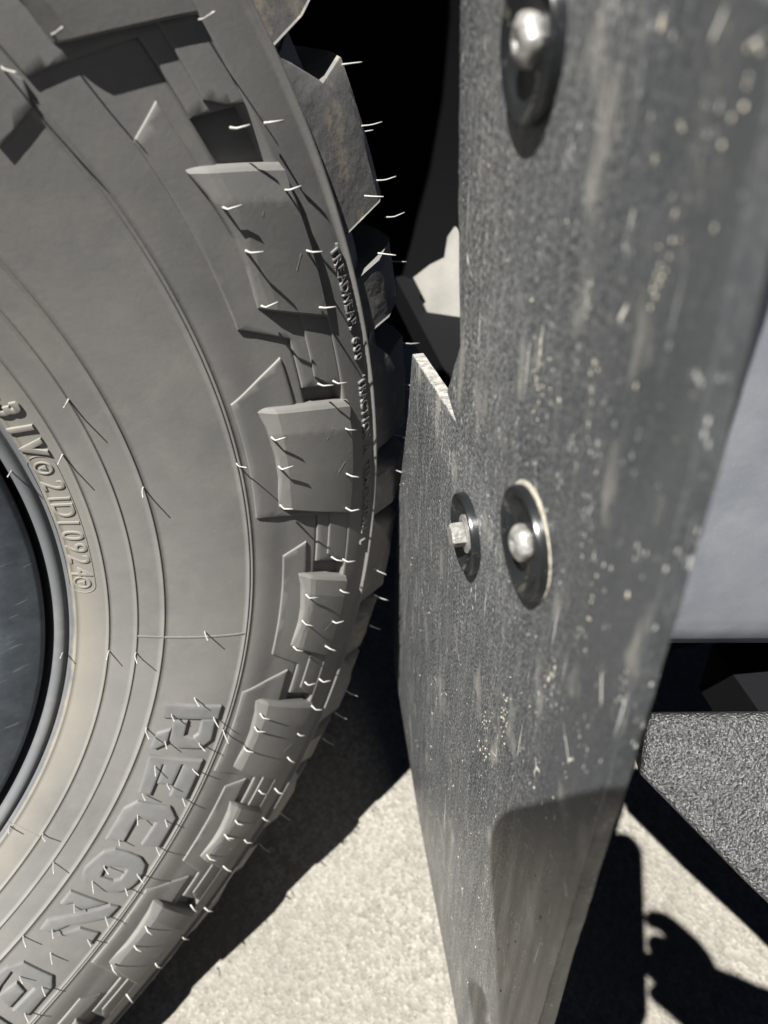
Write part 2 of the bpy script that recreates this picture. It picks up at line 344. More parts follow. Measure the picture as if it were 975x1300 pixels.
# shoulder pattern: (theta of start, length in degrees, kind)
pit = [(22.7, 13.2, 'S'), (4.46, 11.1, 'L'), (-11.7, 11.1, 'S'), (-26.7, 10.0, 'L'), (-39.2, 9.6, 'S'), (-52.3, 9.4, 'L'), (38.6, 10.4, 'L')]
th = -66.0; kd = 'S'
while th > -360 + 38.6 + 11:
    pit.append((th, 9.8, kd)); th -= 13.7; kd = 'L' if kd == 'S' else 'S'
visible = 8
for ip, (t0, L, kd) in enumerate(pit):
    ri = 0.343 if kd == 'S' else 0.3286
    T = lambda t, t0=t0, L=L: t0 - t * L
    pk = -0.06 if kd == 'S' else -0.14
    cell = 4.0 if (ip < 7) else 9.0
    te = 1.5 if kd == 'S' else 1.62
    basep = [(T(0), ri), (T(pk), .3576), (T(.24), .3585), (T(.45), .3600), (T(.45), .3868), (T(te + .12), .3868), (T(te), .3648), (T(1.2), .3648), (T(1.0), ri), (T(.66), ri + .0004), (T(.33), ri + .0004)]
    bm = relief('shoulder_lug', [basep], .36, .0018, bev=.0007, cell=cell, wtop=lambda a, r: lug_floor(r) + .0012, floor=-.007)
    relief_obj('shoulder_lug', m_letter, tyre, [bm])
    # raised strips below the block
    st2 = [(T(.8), .3732), (T(te - .03), .3722), (T(te + .06), .3792), (T(te + .12), .3868), (T(.8), .3868)]
    bm = relief('shoulder_rib', [st2], .37, .0014, bev=.0004, cell=cell, wtop=lambda a, r: lug_floor(r) + .0020, floor=-.007)
    relief_obj('shoulder_rib', m_letter, tyre, [bm])
    # big block
    rb = .3525 if kd == 'S' else .3385
    a0, a1 = (.20, .43) if kd == 'S' else (.11, .39)
    b0, b1 = (.95, 1.20) if kd == 'S' else (.98, 1.30)
    ro = .3872
    fr = lambda r, rb=rb, ro=ro: (r - rb) / (ro - rb)
    blk = [(T(a0), rb), (T(a0 + (a1 - a0) * .5), (rb + ro) / 2 + .0005), (T(a1), ro + .0015), (T(a1 + .06), ro + .0015), (T(a1 + .12), ro), (T((a1 + b1) / 2), ro + .0002), (T(b1), ro - .0005), (T(b0 + (b1 - b0) * .5), (rb + ro) / 2), (T(b0), rb + .002), (T((a0 * .3 + b0 * .7)), rb + .0042), (T((a0 + b0) / 2), rb + .0042), (T(a0 * .8 + b0 * .2), rb + .0025)]
    def wt(a, r, t0=t0, L=L, a0=a0, a1=a1, b0=b0, b1=b1, rb=rb, ro=ro):
        f = min(1, max(0, (r - rb) / (ro - rb))); t = (t0 - a) / L
        lo = a0 + (a1 - a0) * f; hi = b0 + (b1 - b0) * f; q = (t - lo) / (hi - lo)
        ks = [(-.05, -.0012), (.035, .0030), (.22, .0041), (.60, .0032), (1.05, .0017)]
        y = ks[0][1]
        for (x0, y0), (x1, y1) in zip(ks, ks[1:]):
            if q >= x0: y = y0 + (y1 - y0) * min(1, (q - x0) / (x1 - x0))
        return y - .0028 * (1 - sm(rb + .000, rb + .009, r))
    cuts = []
    for q in (.035, .22, .60):
        tA = a0 + q * (b0 - a0); tB = a1 + q * (b1 - a1)
        p0 = Vector((-R(T(tA)) * .365 * 1000, (rb - .365) * 1000)); p1 = Vector((-R(T(tB)) * .365 * 1000, (ro - .365) * 1000))
        d = (p1 - p0).normalized(); cuts.append((p0.x, p0.y, -d.y, d.x))
    bm = relief('shoulder_block', [blk], .365, .006, bev=.0009, cell=cell * .75, wtop=wt, floor=-.006, cuts=cuts)
    relief_obj('shoulder_block', m_letter, tyre, [bm], angle=9)
    # short moulded tick marks on the block face
    if ip < 7:
        for tt, rr_ in ((.52, .372), (.84, .378)):
            A, B = T(tt + .03), T(tt - .03)
            bm = relief('wear_tick', [[(A, rr_ - .002), (B, rr_ + .0025), (B - .12, rr_ + .003), (A - .14, rr_ - .0018)]], .37, .0005, bev=.0001, cell=0, wtop=lambda a, r: wt(a, r) + .00008, floor=-.001)
            relief_obj('wear_mark', m_letter, tyre, [bm])

# tread lugs: lofted ring of (r, y) sections over theta
def loft(name, sects, parent, mat):
    """sects: list of (theta, [(r,y)...])"""
    full = []
    for (ta, sa), (tb, sb) in zip(sects, sects[1:]):
        n = max(1, int(abs(tb - ta) / 1.5))
        for i in range(n):
            f = i / n; full.append((ta + (tb - ta) * f, [(a[0] + (b[0] - a[0]) * f, a[1] + (b[1] - a[1]) * f) for a, b in zip(sa, sb)]))
    full.append(sects[-1])
    bm = bmesh.new(); rings = []
    for t, s in full:
        c, si = math.cos(R(t)), math.sin(R(t)); rings.append([bm.verts.new((r * c, y, r * si)) for r, y in s])
    n = len(rings[0])
    for a, b in zip(rings, rings[1:]):
        for i in range(n): bm.faces.new((a[i], a[(i + 1) % n], b[(i + 1) % n], b[i]))
    bm.faces.new(rings[0]); bm.faces.new(rings[-1][::-1])
    bmesh.ops.remove_doubles(bm, verts=bm.verts, dist=1e-6)
    big = [e for e in bm.edges if len(e.link_faces) == 2 and e.calc_face_angle(0) > R(28)]
    try: bmesh.ops.bevel(bm, geom=big, offset=.0006, segments=1, affect='EDGES', clamp_overlap=True)
    except Exception: pass
    return link(name, bm_mesh(bm, name, angle=25), mat, parent)
starts = [38.5, 21.0, 3.0, -12.5, -27.2, -40.0, -53.3]
x = -66.5
while x > -360 + 38.5 + 8: starts.append(x); x -= 13.7
starts.sort(reverse=True)
for i, S in enumerate(starts):
    nx = starts[i + 1] if i + 1 < len(starts) else starts[0] - 360
    H = S - nx
    foot = (.4100, -.1468); bot = [(.4320, -.068), (.4240, -.100), (.405, -.135)]
    low = [(.4275, -.128), (.4315, -.112), (.4325, -.070)]
    top = [(.4475, -.1255), (.4512, -.112), (.4530, -.072)]
    se = [(S, [foot, (.4105, -.1460)] + low + bot),
          (S - H * .14, [foot, (.4265, -.1400)] + low + bot),
          (S - H * .155, [foot, (.4272, -.1395)] + top + bot),
          (S - H * .34, [foot, (.4395, -.1345)] + top + bot),
          (S - H * .58, [foot, (.4400, -.1340)] + top + bot)]
    loft('tread_block', se, tyre, m_tread)
    s2 = S - H * .745; e2 = S - H * .97
    loft('tread_block', [(s2, [foot, (.4290, -.1400), (.4470, -.1255), (.4500, -.112), (.4510, -.085)] + bot), (e2, [foot, (.4290, -.1400), (.4455, -.1265), (.4490, -.112), (.4500, -.085)] + bot)], tyre, m_tread)
    # rest of the tread, across to the inner shoulder
    for (y0, y1, f0, f1) in ((-.060, -.022, .05, .62), (-.058, -.015, .70, .95), (-.012, .030, .25, .85), (.036, .066, .02, .55), (.072, .125, .1, .6), (.072, .12, .7, .97)):
        yo = y1 > .1
        sec = [(.432, y0), (.4525, y0 + .001), (.4535 if not yo else .4515, (y0 + y1) / 2), (.4525 if not yo else .446, y1 - .001), (.430, y1)]
        loft('tread_block', [(S - H * f0, sec), (S - H * f1, sec)], tyre, m_tread)

# the loaded tyre bulges a little above the ground
def bulge(co):
    r_ = math.hypot(co.x, co.z)
    if r_ < .25 or co.z > -.1: return co
    a_ = math.degrees(math.atan2(co.z, co.x)); a_ = a_ - 360 if a_ > 90 else a_
    q = math.exp(-((a_ + 90) / 25) ** 2) * sm(.25, .36, r_) * (1 if r_ < .41 else max(0, 1 - (r_ - .41) / .05))
    return Vector((co.x, co.y + (.015 if co.y > 0 else -.015) * q * min(1, abs(co.y) / .12), co.z))

# letters
LET = {"R":[[[-27.98,0.2887],[-28.1,0.3184],[-29.74,0.3186],[-29.9,0.2898]],[[-30.22,0.2954],[-30.03,0.3027],[-32.07,0.3032],[-32.2,0.3084],[-31.74,0.3104],[-29.77,0.3098],[-29.78,0.3174],[-32.46,0.3187],[-33.63,0.3141],[-33.7,0.3014],[-32.87,0.2968]],[[-31.34,0.2956],[-32.09,0.2894],[-34.07,0.2887],[-34.28,0.2909],[-33.29,0.2959],[-32.23,0.2957]]],"E":[[[-35.12,0.2894],[-35.15,0.3185],[-40.25,0.3189],[-40.1,0.3088],[-35.83,0.3088],[-35.85,0.3077],[-38.62,0.3074],[-38.66,0.2992],[-36.07,0.2986],[-36.09,0.2979],[-40.37,0.2987],[-40.25,0.2922]]],"C":[[[-47.13,0.2885],[-42.7,0.289],[-41.39,0.294],[-41.43,0.3123],[-42.84,0.3188],[-46.75,0.3188],[-46.77,0.308],[-43.64,0.309],[-43.51,0.2978],[-46.9,0.298]]],"O":[[[-52.3,0.2885],[-51.38,0.2876],[-50.12,0.289],[-48.63,0.2915],[-47.99,0.2963],[-48.04,0.3043],[-48.34,0.312],[-49.1,0.3172],[-50.13,0.319],[-51.51,0.3191],[-52.53,0.3167],[-53.2,0.3116],[-53.45,0.3039],[-53.37,0.2955],[-53.05,0.2912]],[[-50.38,0.2968],[-49.93,0.3076],[-50.18,0.3091],[-51.45,0.3088],[-51.84,0.3058],[-51.74,0.298]]],"N":[[[-56.39,0.2882],[-54.5,0.2887],[-54.69,0.3103],[-56.47,0.2986],[-55.74,0.2936],[-56.38,0.2903]],[[-60.05,0.2886],[-58.59,0.2883],[-54.74,0.3132],[-54.73,0.3184],[-56.23,0.3172],[-58.46,0.2996],[-59.92,0.2944]],[[-60.01,0.297],[-58.23,0.3064],[-58.19,0.318],[-59.73,0.3186],[-59.55,0.3037]]],"G":[[[-67.37,0.2865],[-65.31,0.2884],[-64.04,0.2935],[-64.13,0.3123],[-65.22,0.3172],[-68.89,0.3177],[-69.02,0.3082],[-66.03,0.3088],[-65.64,0.2968],[-65.53,0.292],[-67.47,0.2932],[-69.05,0.2959],[-69.03,0.2886]],[[-68.49,0.2956],[-66.25,0.2984],[-66.71,0.3054],[-68.94,0.3056]]],"R2":[[[-70.11,0.3011],[-70.34,0.3172],[-71.26,0.318],[-72.9,0.3151],[-71.69,0.3011]]]}
for nm, pls in LET.items():
    groups = [pls] if nm == 'O' else [[p_] for p_ in pls]
    bms = []
    for g_ in groups:
        bms.append(relief('letter', g_, .305, .0021, bev=.0009, cell=4, floor=-.001))
    relief_obj('letter', m_big, tyre, bms, angle=30)
relief_obj('letter', m_letter, tyre, [relief('letter', [[[26.6,0.3084],[27.07,0.324],[28.26,0.3274],[30.73,0.322],[29.8,0.3094]]], .315, .0014, bev=.0004, cell=4)])

def roundel(cth, crr):
    def circ(rad, n=20, ox=0, oy=0): return [(cth + math.degrees((rad * math.cos(2 * math.pi * i / n) + ox) / .2515), crr + rad * math.sin(2 * math.pi * i / n) + oy) for i in range(n)]
    bm1 = relief('r', [circ(.0034), circ(.0026)], .2515, .0006, bev=.00015, cell=0)
    tri = [(cth + math.degrees(x / .2515), crr + y) for x, y in ((-.0014, .0012), (.0014, .0012), (.0, -.0016))]
    bm2 = relief('r', [tri], .2515, .0006, bev=.00015, cell=0)
    return relief_obj('date_stamp', m_rubber, tyre, [bm1, bm2])
SM = [["3",9.74,0.2516],["1",7.41,0.251],["V",5.11,0.2513],["o",2.6,0.2507],["2",0.36,0.2508],["1",-1.29,0.2514],["D",-2.74,0.2514],["1",-4.44,0.2515],["0",-6.12,0.2516],["9",-7.75,0.252],["2",-9.35,0.2519],["4",-11.13,0.2516],["o",-12.51,0.2514]]
for i, (ch, th_, rr_) in enumerate(SM):
    if ch == 'o': roundel(th_, .2513); continue
    if i < 3: bm = relief('letter', None, .2515, .0013, bev=.0003, cell=0, text=(ch, .0118, th_, .2512, 0), offset=.00035)
    else: bm = relief('letter', None, .2515, .0006, bev=.0002, cell=0, text=(ch, .0115, th_, .2513, 0), offset=-.0001)
    relief_obj('letter', m_rubber, tyre, [bm], angle=40)
relief_obj('letter', m_rubber, tyre, [relief('letter', None, .2515, .0013, bev=.0003, cell=0, text=('-', .0118, 12.0, .2512, 0), offset=.00035)])
# capsule round the code
def caps(rad, w_):
    a, b = 2.9, -12.8; pts = []
    for i in range(13): t = math.pi * i / 12; pts.append((a + math.degrees(rad * math.sin(t) / .2515), .2512 + rad * math.cos(t)))
    for i in range(1, 8): pts.append((a + (b - a) * i / 8, .2512 - rad))
    for i in range(13): t = math.pi * i / 12; pts.append((b - math.degrees(rad * math.sin(t) / .2515), .2512 - rad * math.cos(t)))
    for i in range(1, 8): pts.append((b + (a - b) * i / 8, .2512 + rad))
    return pts
relief_obj('capsule_outline', m_rubber, tyre, [relief('c', [caps(.0052, 0), caps(.0048, 0)], .2515, .0003, bev=.0001, cell=3)])

# UTQG text on the outer band, small
def text_run(s, ta, tb, size):
    n = len(s); 
    for i, ch in enumerate(s):
        if ch == ' ': continue
        t = ta + (tb - ta) * (i + .5) / n
        bm = relief('letter', None, .401, .0012, bev=.0001, cell=0, text=(ch, size, t, .4008, 0), offset=.00005)
        relief_obj('letter', m_letter, tyre, [bm], angle=40)
text_run('TREADWEAR 600', 10.7, 2.3, .0070)
text_run('TRACTION A', 1.0, -5.4, .0070)
text_run('TEMPERATURE B', -6.3, -14.2, .0066)

# mould seam
def seam(t, ra, rb):
    n = 10; pts = [(t + .10, ra + (rb - ra) * i / n) for i in range(n + 1)] + [(t - .10 * 1, rb - (rb - ra) * i / n) for i in range(n + 1)]
    relief_obj('mould_seam', m_rubber, tyre, [relief('s', [pts], (ra + rb) / 2, .0004, bev=.0001, cell=0)])
seam(-19.4, .2725, .3235); seam(-49.8, .2450, .2605)

# vent hairs
def hair_mesh(l1, l2, bend, rad=.00050):
    """stands along +z, tip bends to +x"""
    pts = [Vector((0, 0, -.001)), Vector((0, 0, l1 * .5)), Vector((l1 * .05, 0, l1))]
    d = Vector((math.sin(bend), 0, math.cos(bend)))
    pts += [pts[-1] + d * l2 * .5, pts[-1] + d * l2]
    vs = []; fs = []; n = 6
    for i, p_ in enumerate(pts):
        t_ = (pts[min(i + 1, 4)] - pts[max(i - 1, 0)]).normalized(); u_ = t_.orthogonal().normalized() if False else Vector((0, 1, 0)); v_ = t_.cross(u_)
        rd = rad * (1.25 if i == 0 else 1 - .07 * i)
        for j in range(n): a = 2 * math.pi * j / n; vs.append(p_ + u_ * math.cos(a) * rd + v_ * math.sin(a) * rd)
    for i in range(4):
        for j in range(n): fs.append((i * n + j, i * n + (j + 1) % n, (i + 1) * n + (j + 1) % n, (i + 1) * n + j))
    fs.append(tuple(range(4 * n, 5 * n)))
    me = mesh('rubber_hair', vs, fs, True); me.materials.append(m_hair); return me
straight = [hair_mesh(.0040, .0038 + .0010 * i, .12 + .15 * i, .00038) for i in range(3)]
bent = [hair_mesh(.0026, .0048, 1.15), hair_mesh(.0022, .0055, 1.35), hair_mesh(.0030, .0042, 1.0)]
def place_hair(me, p_, nrm, tip):
    z = nrm.normalized(); x_ = (tip - z * tip.dot(z)).normalized(); y_ = z.cross(x_)
    m_ = Matrix((x_, y_, z)).transposed().to_4x4(); m_.translation = bulge(p_)
    o = bpy.data.objects.new('rubber_hair', me); col.objects.link(o); o.parent = tyre; o.matrix_parent_inverse = Matrix.Identity(4)
    o.matrix_local = m_; return o
for th_, rr_ in [[9.25,0.2727],[3.93,0.2605],[-1.0,0.284],[-21.82,0.261],[-21.65,0.2724],[-18.78,0.3027],[28.73,0.3425],[29.21,0.3251],[-0.79,0.324],[-49.27,0.261],[-52.19,0.2729],[-61.69,0.2843],[-62.16,0.3029],[-56.16,0.3149],[-27.27,0.3032],[-29.29,0.2937],[-29.41,0.3158],[-31.66,0.2839],[-32.93,0.2944],[-32.82,0.3124],[-31.41,0.3242],[-36.31,0.2944],[-36.27,0.3142],[-38.48,0.3045],[-40.28,0.2945],[-40.25,0.3168],[-43.03,0.2974],[-43.11,0.3131],[-46.72,0.2952],[-46.76,0.3175],[-50.27,0.2958],[-50.39,0.3154],[-52.46,0.2952],[-52.36,0.3147],[-55.96,0.2952],[-59.2,0.3147],[-59.46,0.2939],[-65.53,0.2973],[-65.54,0.3117],[-68.65,0.3147],[3.02,0.2421],[-22.83,0.2432],[-50.17,0.2468],[24.92,0.3855]]:
    e = Vector((math.cos(R(th_)), 0, math.sin(R(th_)))); tg = Vector((e.z, 0, -e.x))
    n_ = N(th_, rr_) + tg * random.uniform(-.12, .12) + e * random.uniform(-.15, .15)
    place_hair(random.choice(straight), P(th_, rr_, 0), n_, e + tg * random.uniform(-1, 1))
for th_, rr_ in [[20.27,0.3748],[19.26,0.3887],[15.74,0.3842],[17.14,0.3575],[14.17,0.3582],[11.86,0.3838],[10.47,0.3553],[8.01,0.382],[2.95,0.3711],[2.42,0.38],[-1.69,0.3823],[0.61,0.3419],[-2.19,0.3426],[-5.76,0.3817],[-5.85,0.3408],[-9.04,0.3816],[-13.29,0.3726],[-14.16,0.3818],[-17.3,0.3819],[-16.29,0.3568],[-19.16,0.3567],[-20.64,0.3809],[-21.97,0.354],[-23.42,0.3806],[-27.0,0.371],[-27.42,0.3843],[-30.65,0.3863],[-29.49,0.3433],[-31.13,0.3427],[-33.52,0.3402],[-33.55,0.3815],[-36.61,0.3834],[-40.01,0.37],[-40.7,0.388],[-43.23,0.361],[-45.09,0.3597],[-44.3,0.3915],[-46.7,0.3849],[-47.6,0.3554],[-49.89,0.3811],[-54.39,0.3735],[-55.67,0.3967],[-56.47,0.3444],[-58.84,0.3468],[-61.33,0.3413],[-58.82,0.3924],[-61.73,0.3843],[-65.21,0.3797],[-45.23,0.3609]]:
    e = Vector((math.cos(R(th_)), 0, math.sin(R(th_)))); tg = Vector((e.z, 0, -e.x))
    n_ = N(th_, rr_) + tg * random.uniform(-.15, .15)
    place_hair(random.choice(bent), P(th_, rr_, .0035), n_, e + tg * random.uniform(-.2, .5))
for th_, rr_, y_ in [[18.0,0.445,-0.13],[13.7,0.451,-0.113],[14.7,0.445,-0.13],[11.7,0.43,-0.141],[11.5,0.445,-0.13],[9.2,0.445,-0.13],[8.0,0.43,-0.141],[5.8,0.449,-0.122],[0.3,0.445,-0.13],[-4.4,0.451,-0.113],[-3.0,0.445,-0.13],[-8.5,0.451,-0.113],[-9.1,0.43,-0.141],[-21.4,0.43,-0.141],[-26.0,0.445,-0.13],[-18.0,0.42,-0.145],[-32.5,0.438,-0.136],[-35.1,0.438,-0.136],[-38.1,0.438,-0.136],[-47.0,0.438,-0.136],[-50.8,0.438,-0.136]]:
    e = Vector((math.cos(R(th_)), 0, math.sin(R(th_)))); tg = Vector((e.z, 0, -e.x))
    n_ = e + Vector((0, -1, 0)) * (.5 if rr_ > .44 else 1.4)
    place_hair(random.choice(straight), Vector((rr_ * e.x, y_, rr_ * e.z)), n_ + tg * .3, e + tg * random.uniform(-.3, .6))

for o_ in [tyre] + list(tyre.children):
    if o_.name.startswith('rubber_hair'): continue
    for v_ in o_.data.vertices:
        if v_.co.z < -.1: v_.co = bulge(v_.co)

# rim
rim_rows = [(0.2335, -.060), (0.2345, -.100), (0.2355, -.1105), (.2348, -.1135), (.2335, -.1148), (.2315, -.1152), (.2160, -.1140), (.2110, -.1130), (.2075, -.1100), (.2045, -.1040), (.2000, -.0800), (.1950, -.0650), (.1800, -.0600), (.1700, -.0640), (.1400, -.0720), (.0900, -.0720), (.0800, -.0600), (.0500, -.0600), (.0460, -.0900), (.0300, -.0980), (.0001, -.0980)]
rim = link('rim', revolve(rim_rows, 360, 'rim'), m_rim, wheel)
link('wheel_barrel', revolve([(.2335, -.060), (.20, -.03), (.198, .06), (.2335, .10)], 180, 'wheel_barrel'), m_dark, rim)
for i in range(6):
    a = 2 * math.pi * i / 6 + .3; bm = bmesh.new()
    bmesh.ops.create_cone(bm, cap_ends=True, segments=6, radius1=.011, radius2=.008, depth=.03, matrix=Matrix.Translation((.068 * math.cos(a), -.07, .068 * math.sin(a))) @ Matrix.Rotation(R(90), 4, 'X'))
    link('lug_nut', bm_mesh(bm, 'lug_nut'), m_bolt, rim)

# ------------------------------------------------------------------ mud flap (local: x across, y = back side, z up)
FN = Vector((0.8921136678149281, -0.4479843313463805, -0.05867914932863682)); FO = Vector((0.28518233187887837, -0.4556565904839801, 0.17991010746017713))
FS = Vector((0.4487575881627181, 0.893653527417858, 0.0)); FT = Vector((0.05243882878341553, -0.026332713528159038, 0.9982768941701834))
fm = Matrix.Identity(4)
FY = FT.cross(FS)
for i in range(3): fm[i][0] = FS[i]; fm[i][1] = FY[i]; fm[i][2] = FT[i]; fm[i][3] = FO[i]
SG = 1.0 if FY.dot(FN) > 0 else -1.0        # +y*SG = away from the wheel
flap = bpy.data.objects.new('mud_flap', None); col.objects.link(flap); flap.matrix_world = fm; flap.empty_display_size = .05
tag(flap, 'tall black plastic mud flap streaked with dried dust, three screws, hanging behind the tyre', 'mud flap')
FL = [[0.2489,-0.0019],[0.2465,-0.0161],[0.2295,-0.1157],[0.2453,-0.1423],[0.23,-0.1472],[0.3102,-0.1579],[0.3193,-0.1934],[0.3505,-0.2791],[0.3759,-0.4221],[0.3722,-0.4647],[0.2845,-0.527],[0.1779,-0.5645],[0.1615,-0.5881],[0.0824,-0.321],[0.0838,-0.2407],[0.0855,-0.1571],[0.0874,-0.1108],[0.0888,-0.0727],[0.0935,-0.0322],[0.096,-0.0076],[0.0959,-0.0016]]
FLR = [[0.0812,-0.3207],[0.0847,-0.2458],[0.0873,-0.1685],[0.0889,-0.1159],[0.0917,-0.0756],[0.0975,-0.0338],[0.0999,-0.008],[0.1004,-0.0018]]
def fchild(name, me, mat, parent=None, mtx=None):
    o = bpy.data.objects.new(name, me); col.objects.link(o); o.parent = parent or flap
    if mat: me.materials.append(mat)
    if mtx is not None: o.matrix_local = mtx
    return o
def slab(outline, y0, y1, bev=.0012):
    bm = bmesh.new(); a = [bm.verts.new((x_, y0 * SG, z_)) for x_, z_ in outline]; b = [bm.verts.new((x_, y1 * SG, z_)) for x_, z_ in outline]
    bm.faces.new(a); bm.faces.new(b[::-1]); n = len(a)
    for i in range(n): bm.faces.new((a[i], b[i], b[(i + 1) % n], a[(i + 1) % n]))
    bmesh.ops.recalc_face_normals(bm, faces=bm.faces)
    front = [e for e in bm.edges if e.verts[0] in a and e.verts[1] in a]
    if bev: bmesh.ops.bevel(bm, geom=front, offset=bev, segments=3, profile=.5, affect='EDGES')
    return bm
edge_jag = lambda p_: (p_[0] + random.uniform(-.0003, .0003), p_[1] + random.uniform(-.0003, .0003))
ol = [(.2465, .17), (.2480, .05), (.2466, -.0161), (.2400, -.07), (.2300, -.1157)] + [tuple(p_) for p_ in FL[3:12]] + [(.105, -.600), (.0835, -.592), (.0824, -.45)] + [tuple(p_) for p_ in FL[13:20]] + [(.0965, .05), (.0965, .17)]
fine_ol = []
for a_, b_ in zip(ol, ol[1:] + ol[:1]):
    n = max(1, int(math.hypot(b_[0] - a_[0], b_[1] - a_[1]) / .006))
    for i in range(n): fine_ol.append((a_[0] + (b_[0] - a_[0]) * i / n, a_[1] + (b_[1] - a_[1]) * i / n))
bm = slab([edge_jag(p_) for p_ in fine_ol], 0, .0055, .0007)
panel = fchild('flap_panel', bm_mesh(bm, 'flap_panel', angle=30), m_flap)
panel.data.materials.append(m_edge)
for f in panel.data.polygons:
    c_ = f.center
    if abs(f.normal.y) < .5 and .226 < c_.x < .33 and -.2 < c_.z < -.09: f.material_index = 1
# flange folded back along the outer edge
cr_ = [tuple(p_) for p_ in FL[13:20]]; sl_ = [tuple(p_) for p_ in FLR[:7]]
cr_ = [(.0835, -.592), (.0824, -.45)] + cr_ + [(.0965, .05), (.0965, .17)]; sl_ = [(.0820, -.592), (.0808, -.45)] + sl_ + [(.1003, .05), (.1003, .17)]
bm = bmesh.new(); q1 = [bm.verts.new((x_ + .0002, .0004 * SG, z_)) for x_, z_ in cr_]; q2 = [bm.verts.new((b_[0], .0060 * SG, b_[1])) for b_ in sl_]
q3 = [bm.verts.new((b_[0] + .014, .014 * SG, b_[1])) for b_ in sl_]
q4 = [bm.verts.new((b_[0] + .017, .014 * SG, b_[1])) for b_ in sl_]; q5 = [bm.verts.new((x_ + .004, .0050 * SG, z_)) for x_, z_ in cr_]
for A_, B_ in ((q1, q2), (q2, q3), (q3, q4), (q4, q5)):
    for i in range(len(A_) - 1): bm.faces.new((A_[i], A_[i + 1], B_[i + 1], B_[i]))
fchild('flap_flange', bm_mesh(bm, 'flap_flange', angle=60), m_flange)

# washers and bolts
def lathe(rows, seg=48, cap=True):
    """rows (radius, height); height points out of the flap front"""
    bm = bmesh.new(); rg = []
    for r_, h_ in rows:
        rg.append([bm.verts.new((r_ * math.cos(2 * math.pi * i / seg), -h_ * SG, r_ * math.sin(2 * math.pi * i / seg))) for i in range(seg)])
    for a_, b_ in zip(rg, rg[1:]):
        for i in range(seg): bm.faces.new((a_[i], a_[(i + 1) % seg], b_[(i + 1) % seg], b_[i]))
    if cap: bm.faces.new(rg[-1])
    return bm
W = [[0.1808,-0.0195],[0.1494,-0.1391],[0.2054,-0.1823]]
dish = [(.0166, -.0005), (.0168, .0020), (.0163, .0031), (.0151, .0033), (.0132, .0022), (.0105, .0004), (.0080, .0003), (.0060, .0008), (.0040, .0008)]
for i, (s_, t_) in enumerate(W):
    big = 1.02 if i < 2 else .97
    wm = Matrix.Translation((s_, 0, t_))
    ws = fchild('washer', bm_mesh(lathe([(a_ * big, b_) for a_, b_ in dish]), 'washer', angle=40), m_washer, flap, wm)
    if i < 2:
        bm = lathe([(.0050, .0004), (.0054, .0016), (.0053, .0030), (.0047, .0041), (.0036, .0048), (.0025, .0051), (.0021, .0050), (.0019, .0034), (.0006, .0031)], 24)
        for v_ in bm.verts:
            a_ = math.atan2(v_.co.z, v_.co.x); w_ = 1 + .05 * math.cos(6 * a_ + i) + .04 * math.sin(2 * a_ + 1 + i)
            v_.co.x *= w_; v_.co.z *= w_ * 1.08
        fchild('bolt_head', bm_mesh(bm, 'bolt_head', smooth=True), m_bolt, ws)
    else:
        bm = lathe([(.0075, .0008), (.0076, .0018), (.0060, .0020), (.0058, .0022)], 32)
        fchild('bolt_flange', bm_mesh(bm, 'bolt_flange', angle=30), m_bolt, ws)
        bm = lathe([(.0048, .0018), (.0048, .0066), (.0042, .0074)], 6)
        fchild('bolt_head', bm_mesh(bm, 'bolt_head'), m_bolt, ws)
    # dust packed round the rim
    ws['label'] = ['upper glossy black cup washer', 'middle black cup washer ringed with packed sand', 'small washer with hex bolt on the inner part'][i]
    bm = bmesh.new(); n = 64; rg = []
    for j in range(n):
        a_ = 2 * math.pi * j / n
        side = sm(-.3, .9, math.sin(a_ * 1.0 + (.9 if i == 1 else 2.4)) * .6 + .5 * math.cos(a_ * 3 + i) * .5)
        th_w = (.0020 if i == 1 else .0004) * side + .00005 + random.uniform(0, .0002)
        x0 = .0168 * big
        ring_ = []
        for rr_, hh in ((x0 - .0004, .0006), (x0 + th_w * .4, min(.0005, th_w * .3) + random.uniform(0, .0002)), (x0 + th_w, -.0002)):
            ring_.append(bm.verts.new((rr_ * math.cos(a_), -hh * SG, rr_ * math.sin(a_))))
        rg.append(ring_)
    for j in range(n):
        a_, b_ = rg[j], rg[(j + 1) % n]
        for q in range(2): bm.faces.new((a_[q], a_[q + 1], b_[q + 1], b_[q]))
    if i == 1: fchild('sand_ring', bm_mesh(bm, 'sand_ring', smooth=True), m_sand, ws)

# crusted splashes of dried mud, real grains on the sheet
bm = bmesh.new()
rnd = random.Random(5)
def grain(s_, t_, rx, rz, h_):
    m_ = Matrix.Translation((s_, 0, t_)) @ Matrix.Diagonal((rx, h_, rz, 1))
    bmesh.ops.create_icosphere(bm, subdivisions=1, radius=1, matrix=m_)
for _ in range(260):
    s_ = rnd.uniform(.09, .36); t_ = rnd.uniform(-.55, .06)
    if s_ > .235 and t_ > -.2: continue
    if t_ < -.40 and s_ > .36 + (t_ + .40): continue
    q = rnd.random() ** 4
    grain(s_, t_, .0002 + .0005 * q, .0003 + .0011 * q * rnd.random(), .0001 + .0003 * q)
for (s_, t_, n_, sp, dr) in ((.112, -.045, 26, .0016, .010), (.128, -.075, 14, .001, .006), (.101, -.02, 16, .001, .008), (.155, -.09, 30, .003, .008), (.150, -.215, 40, .0022, .010), (.165, -.26, 40, .003, .012), (.122, -.17, 18, .002, .005), (.110, -.12, 10, .001, .006)):
    for i in range(n_ * 2 // 3):
        grain(s_ + rnd.gauss(0, sp), t_ + rnd.gauss(0, dr), rnd.uniform(.0002, .0005), rnd.uniform(.0003, .0009), rnd.uniform(.0001, .0004))
o = fchild('dried_mud', bm_mesh(bm, 'dried_mud', smooth=True), m_sand); o['kind'] = 'stuff'

